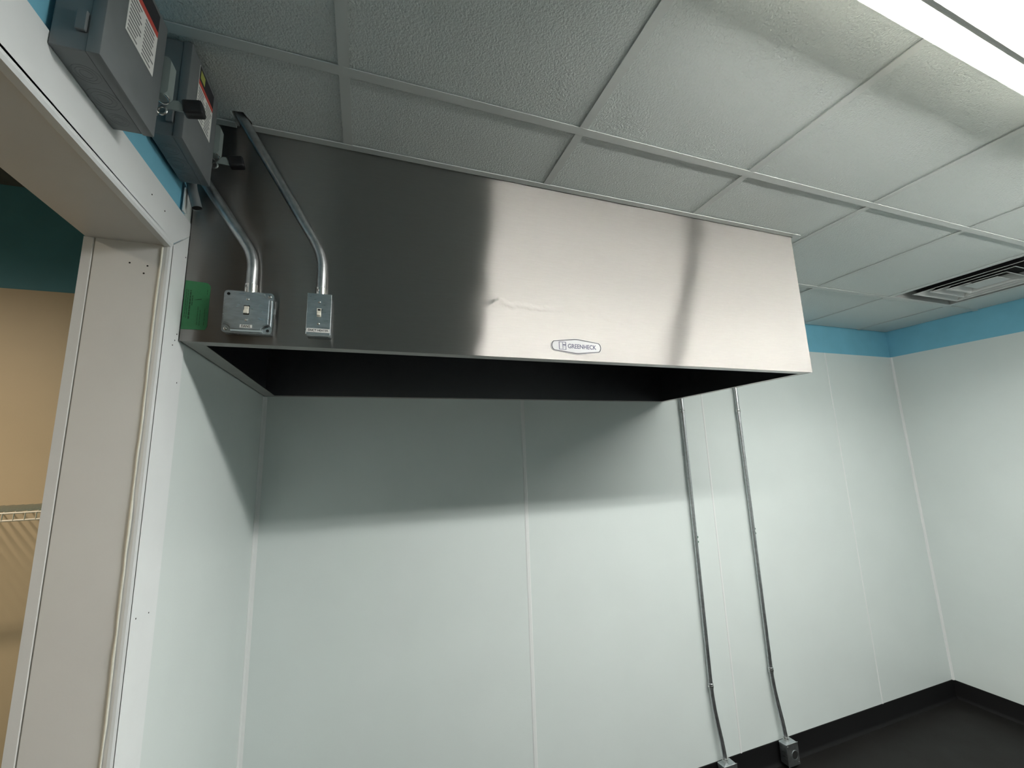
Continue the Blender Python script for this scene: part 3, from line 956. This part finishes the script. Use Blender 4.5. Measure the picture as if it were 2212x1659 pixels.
# ================================================================== air diffuser
def diffuser():
    x0, x1 = COLS[6] + GW - 0.002, COLS[7] - GW + 0.002
    y0, y1 = ROWS[2] + GW - 0.002, ROWS[1] - GW + 0.002
    cx, cy = (x0 + x1) / 2, (y0 + y1) / 2
    hx, hy = (x1 - x0) / 2, (y1 - y0) / 2
    t = thing('air_diffuser', (cx, cy, H), 'square louvred air diffuser set in the ceiling at the right', 'air vent')
    def ring(name, a, za, b, zb, material, thick=0.0016):
        """sloping square ring: outer half-size a at height za, inner half-size b at zb"""
        bm = bmesh.new()
        def sq(s, z):
            return [bm.verts.new((cx + i * s * hx, cy + j * s * hy, z)) for i, j in ((-1, -1), (1, -1), (1, 1), (-1, 1))]
        A, B, A2, B2 = sq(a, za), sq(b, zb), sq(a, za + thick), sq(b, zb + thick)
        for i in range(4):
            k = (i + 1) % 4
            bm.faces.new((A[i], A[k], B[k], B[i]))
            bm.faces.new((A2[i], A2[k], B2[k], B2[i]))
            bm.faces.new((A[i], A[k], A2[k], A2[i]))
            bm.faces.new((B[i], B[k], B2[k], B2[i]))
        return finish(name, bm, material, t)
    ring('frame', 1.0, H + 0.0015, 0.95, H + 0.0015, 'diffuser')
    ring('collar', 0.95, H + 0.0032, 0.948, H + 0.055, 'diffuser')
    for a, b in ((0.74, 0.60), (0.56, 0.43), (0.39, 0.27)):
        lv = ring('louvre', a, H - 0.004, b, H + 0.036, 'diffuser', 0.0012)
        bk = ring('louvre_shade', a - 0.001, H - 0.0026, b, H + 0.0374, 'louvre_shade', 0.0010)
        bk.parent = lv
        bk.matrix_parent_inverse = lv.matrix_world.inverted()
        ring('lip', a + 0.014, H - 0.0042, a, H - 0.0042, 'diffuser', 0.0014)
    bm = bmesh.new()
    add_box(bm, cx - 0.22 * hx, cx + 0.22 * hx, cy - 0.22 * hy, cy + 0.22 * hy, H - 0.001, H + 0.002)
    finish('centre_plate', bm, 'diffuser', t)
    box('throat', cx - 0.937 * hx, cx + 0.937 * hx, cy - 0.937 * hy, cy + 0.937 * hy, H + 0.056, H + 0.10, 'hole', t)
diffuser()

# ================================================================== the next room: wire shelf and its lamp
def wire_shelf():
    x0, x1, zs, yb, yf = -1.75, -0.22, 1.634, -0.004, -0.355
    t = thing('wire_shelf', ((x0 + x1) / 2, yb, zs), 'ivory wire shelf on the tan wall through the opening', 'shelf')
    for y in (yb - 0.006,):
        tube('long_wire', [(x0, y, zs - 0.004), (x1, y, zs - 0.004)], 0.0030, 'wire', t, 8)
    tube('long_wire', [(x0, yf, zs - 0.003), (x1, yf, zs - 0.003)], 0.0032, 'wire', t, 8)
    tube('long_wire', [(x0, yf - 0.001, zs - 0.024), (x1, yf - 0.001, zs - 0.024)], 0.0032, 'wire', t, 8)
    bm = bmesh.new()
    add_tube(bm, [(0, yb - 0.004, zs + 0.001), (0, yf + 0.004, zs + 0.001), (0, yf - 0.002, zs - 0.004), (0, yf - 0.003, zs - 0.026)], 0.0016, 6)
    n = int((x1 - x0) / 0.0254)
    first = finish('cross_wire', bm, 'wire', t, smooth=True)
    base = first.location.copy()
    first.location.x = base.x + x1
    for i in range(1, n):
        o = first.copy()
        COL.objects.link(o)
        o.parent = t
        o.matrix_parent_inverse = first.matrix_parent_inverse.copy()
        o.location.x = base.x + x1 - i * 0.0254
wire_shelf()

lamp = thing('downlight', (-1.60, -1.35, 2.87), 'recessed warm downlight in the ceiling of the next room', 'ceiling light')
bm = bmesh.new()
add_torus(bm, (-1.60, -1.35, 2.868), (0, 0, 1), 0.085, 0.008, 32, 8)
finish('trim_ring', bm, 'fixture', lamp, smooth=True)
tube('lens', [(-1.60, -1.35, 2.8690), (-1.60, -1.35, 2.8665)], 0.078, 'hall_lens', lamp, 32)
ld = bpy.data.lights.new('downlight_lamp', 'SPOT')
ld.energy = HALL_WATT
ld.color = (1.0, 0.86, 0.66)
ld.spot_size = math.radians(164)
ld.spot_blend = 0.75
ld.shadow_soft_size = 0.10
lo_ = bpy.data.objects.new('downlight_lamp', ld)
COL.objects.link(lo_)
lo_.location = (-1.60, -1.35, 2.862)
lo_.parent = lamp
lo_.matrix_parent_inverse = lamp.matrix_world.inverted()
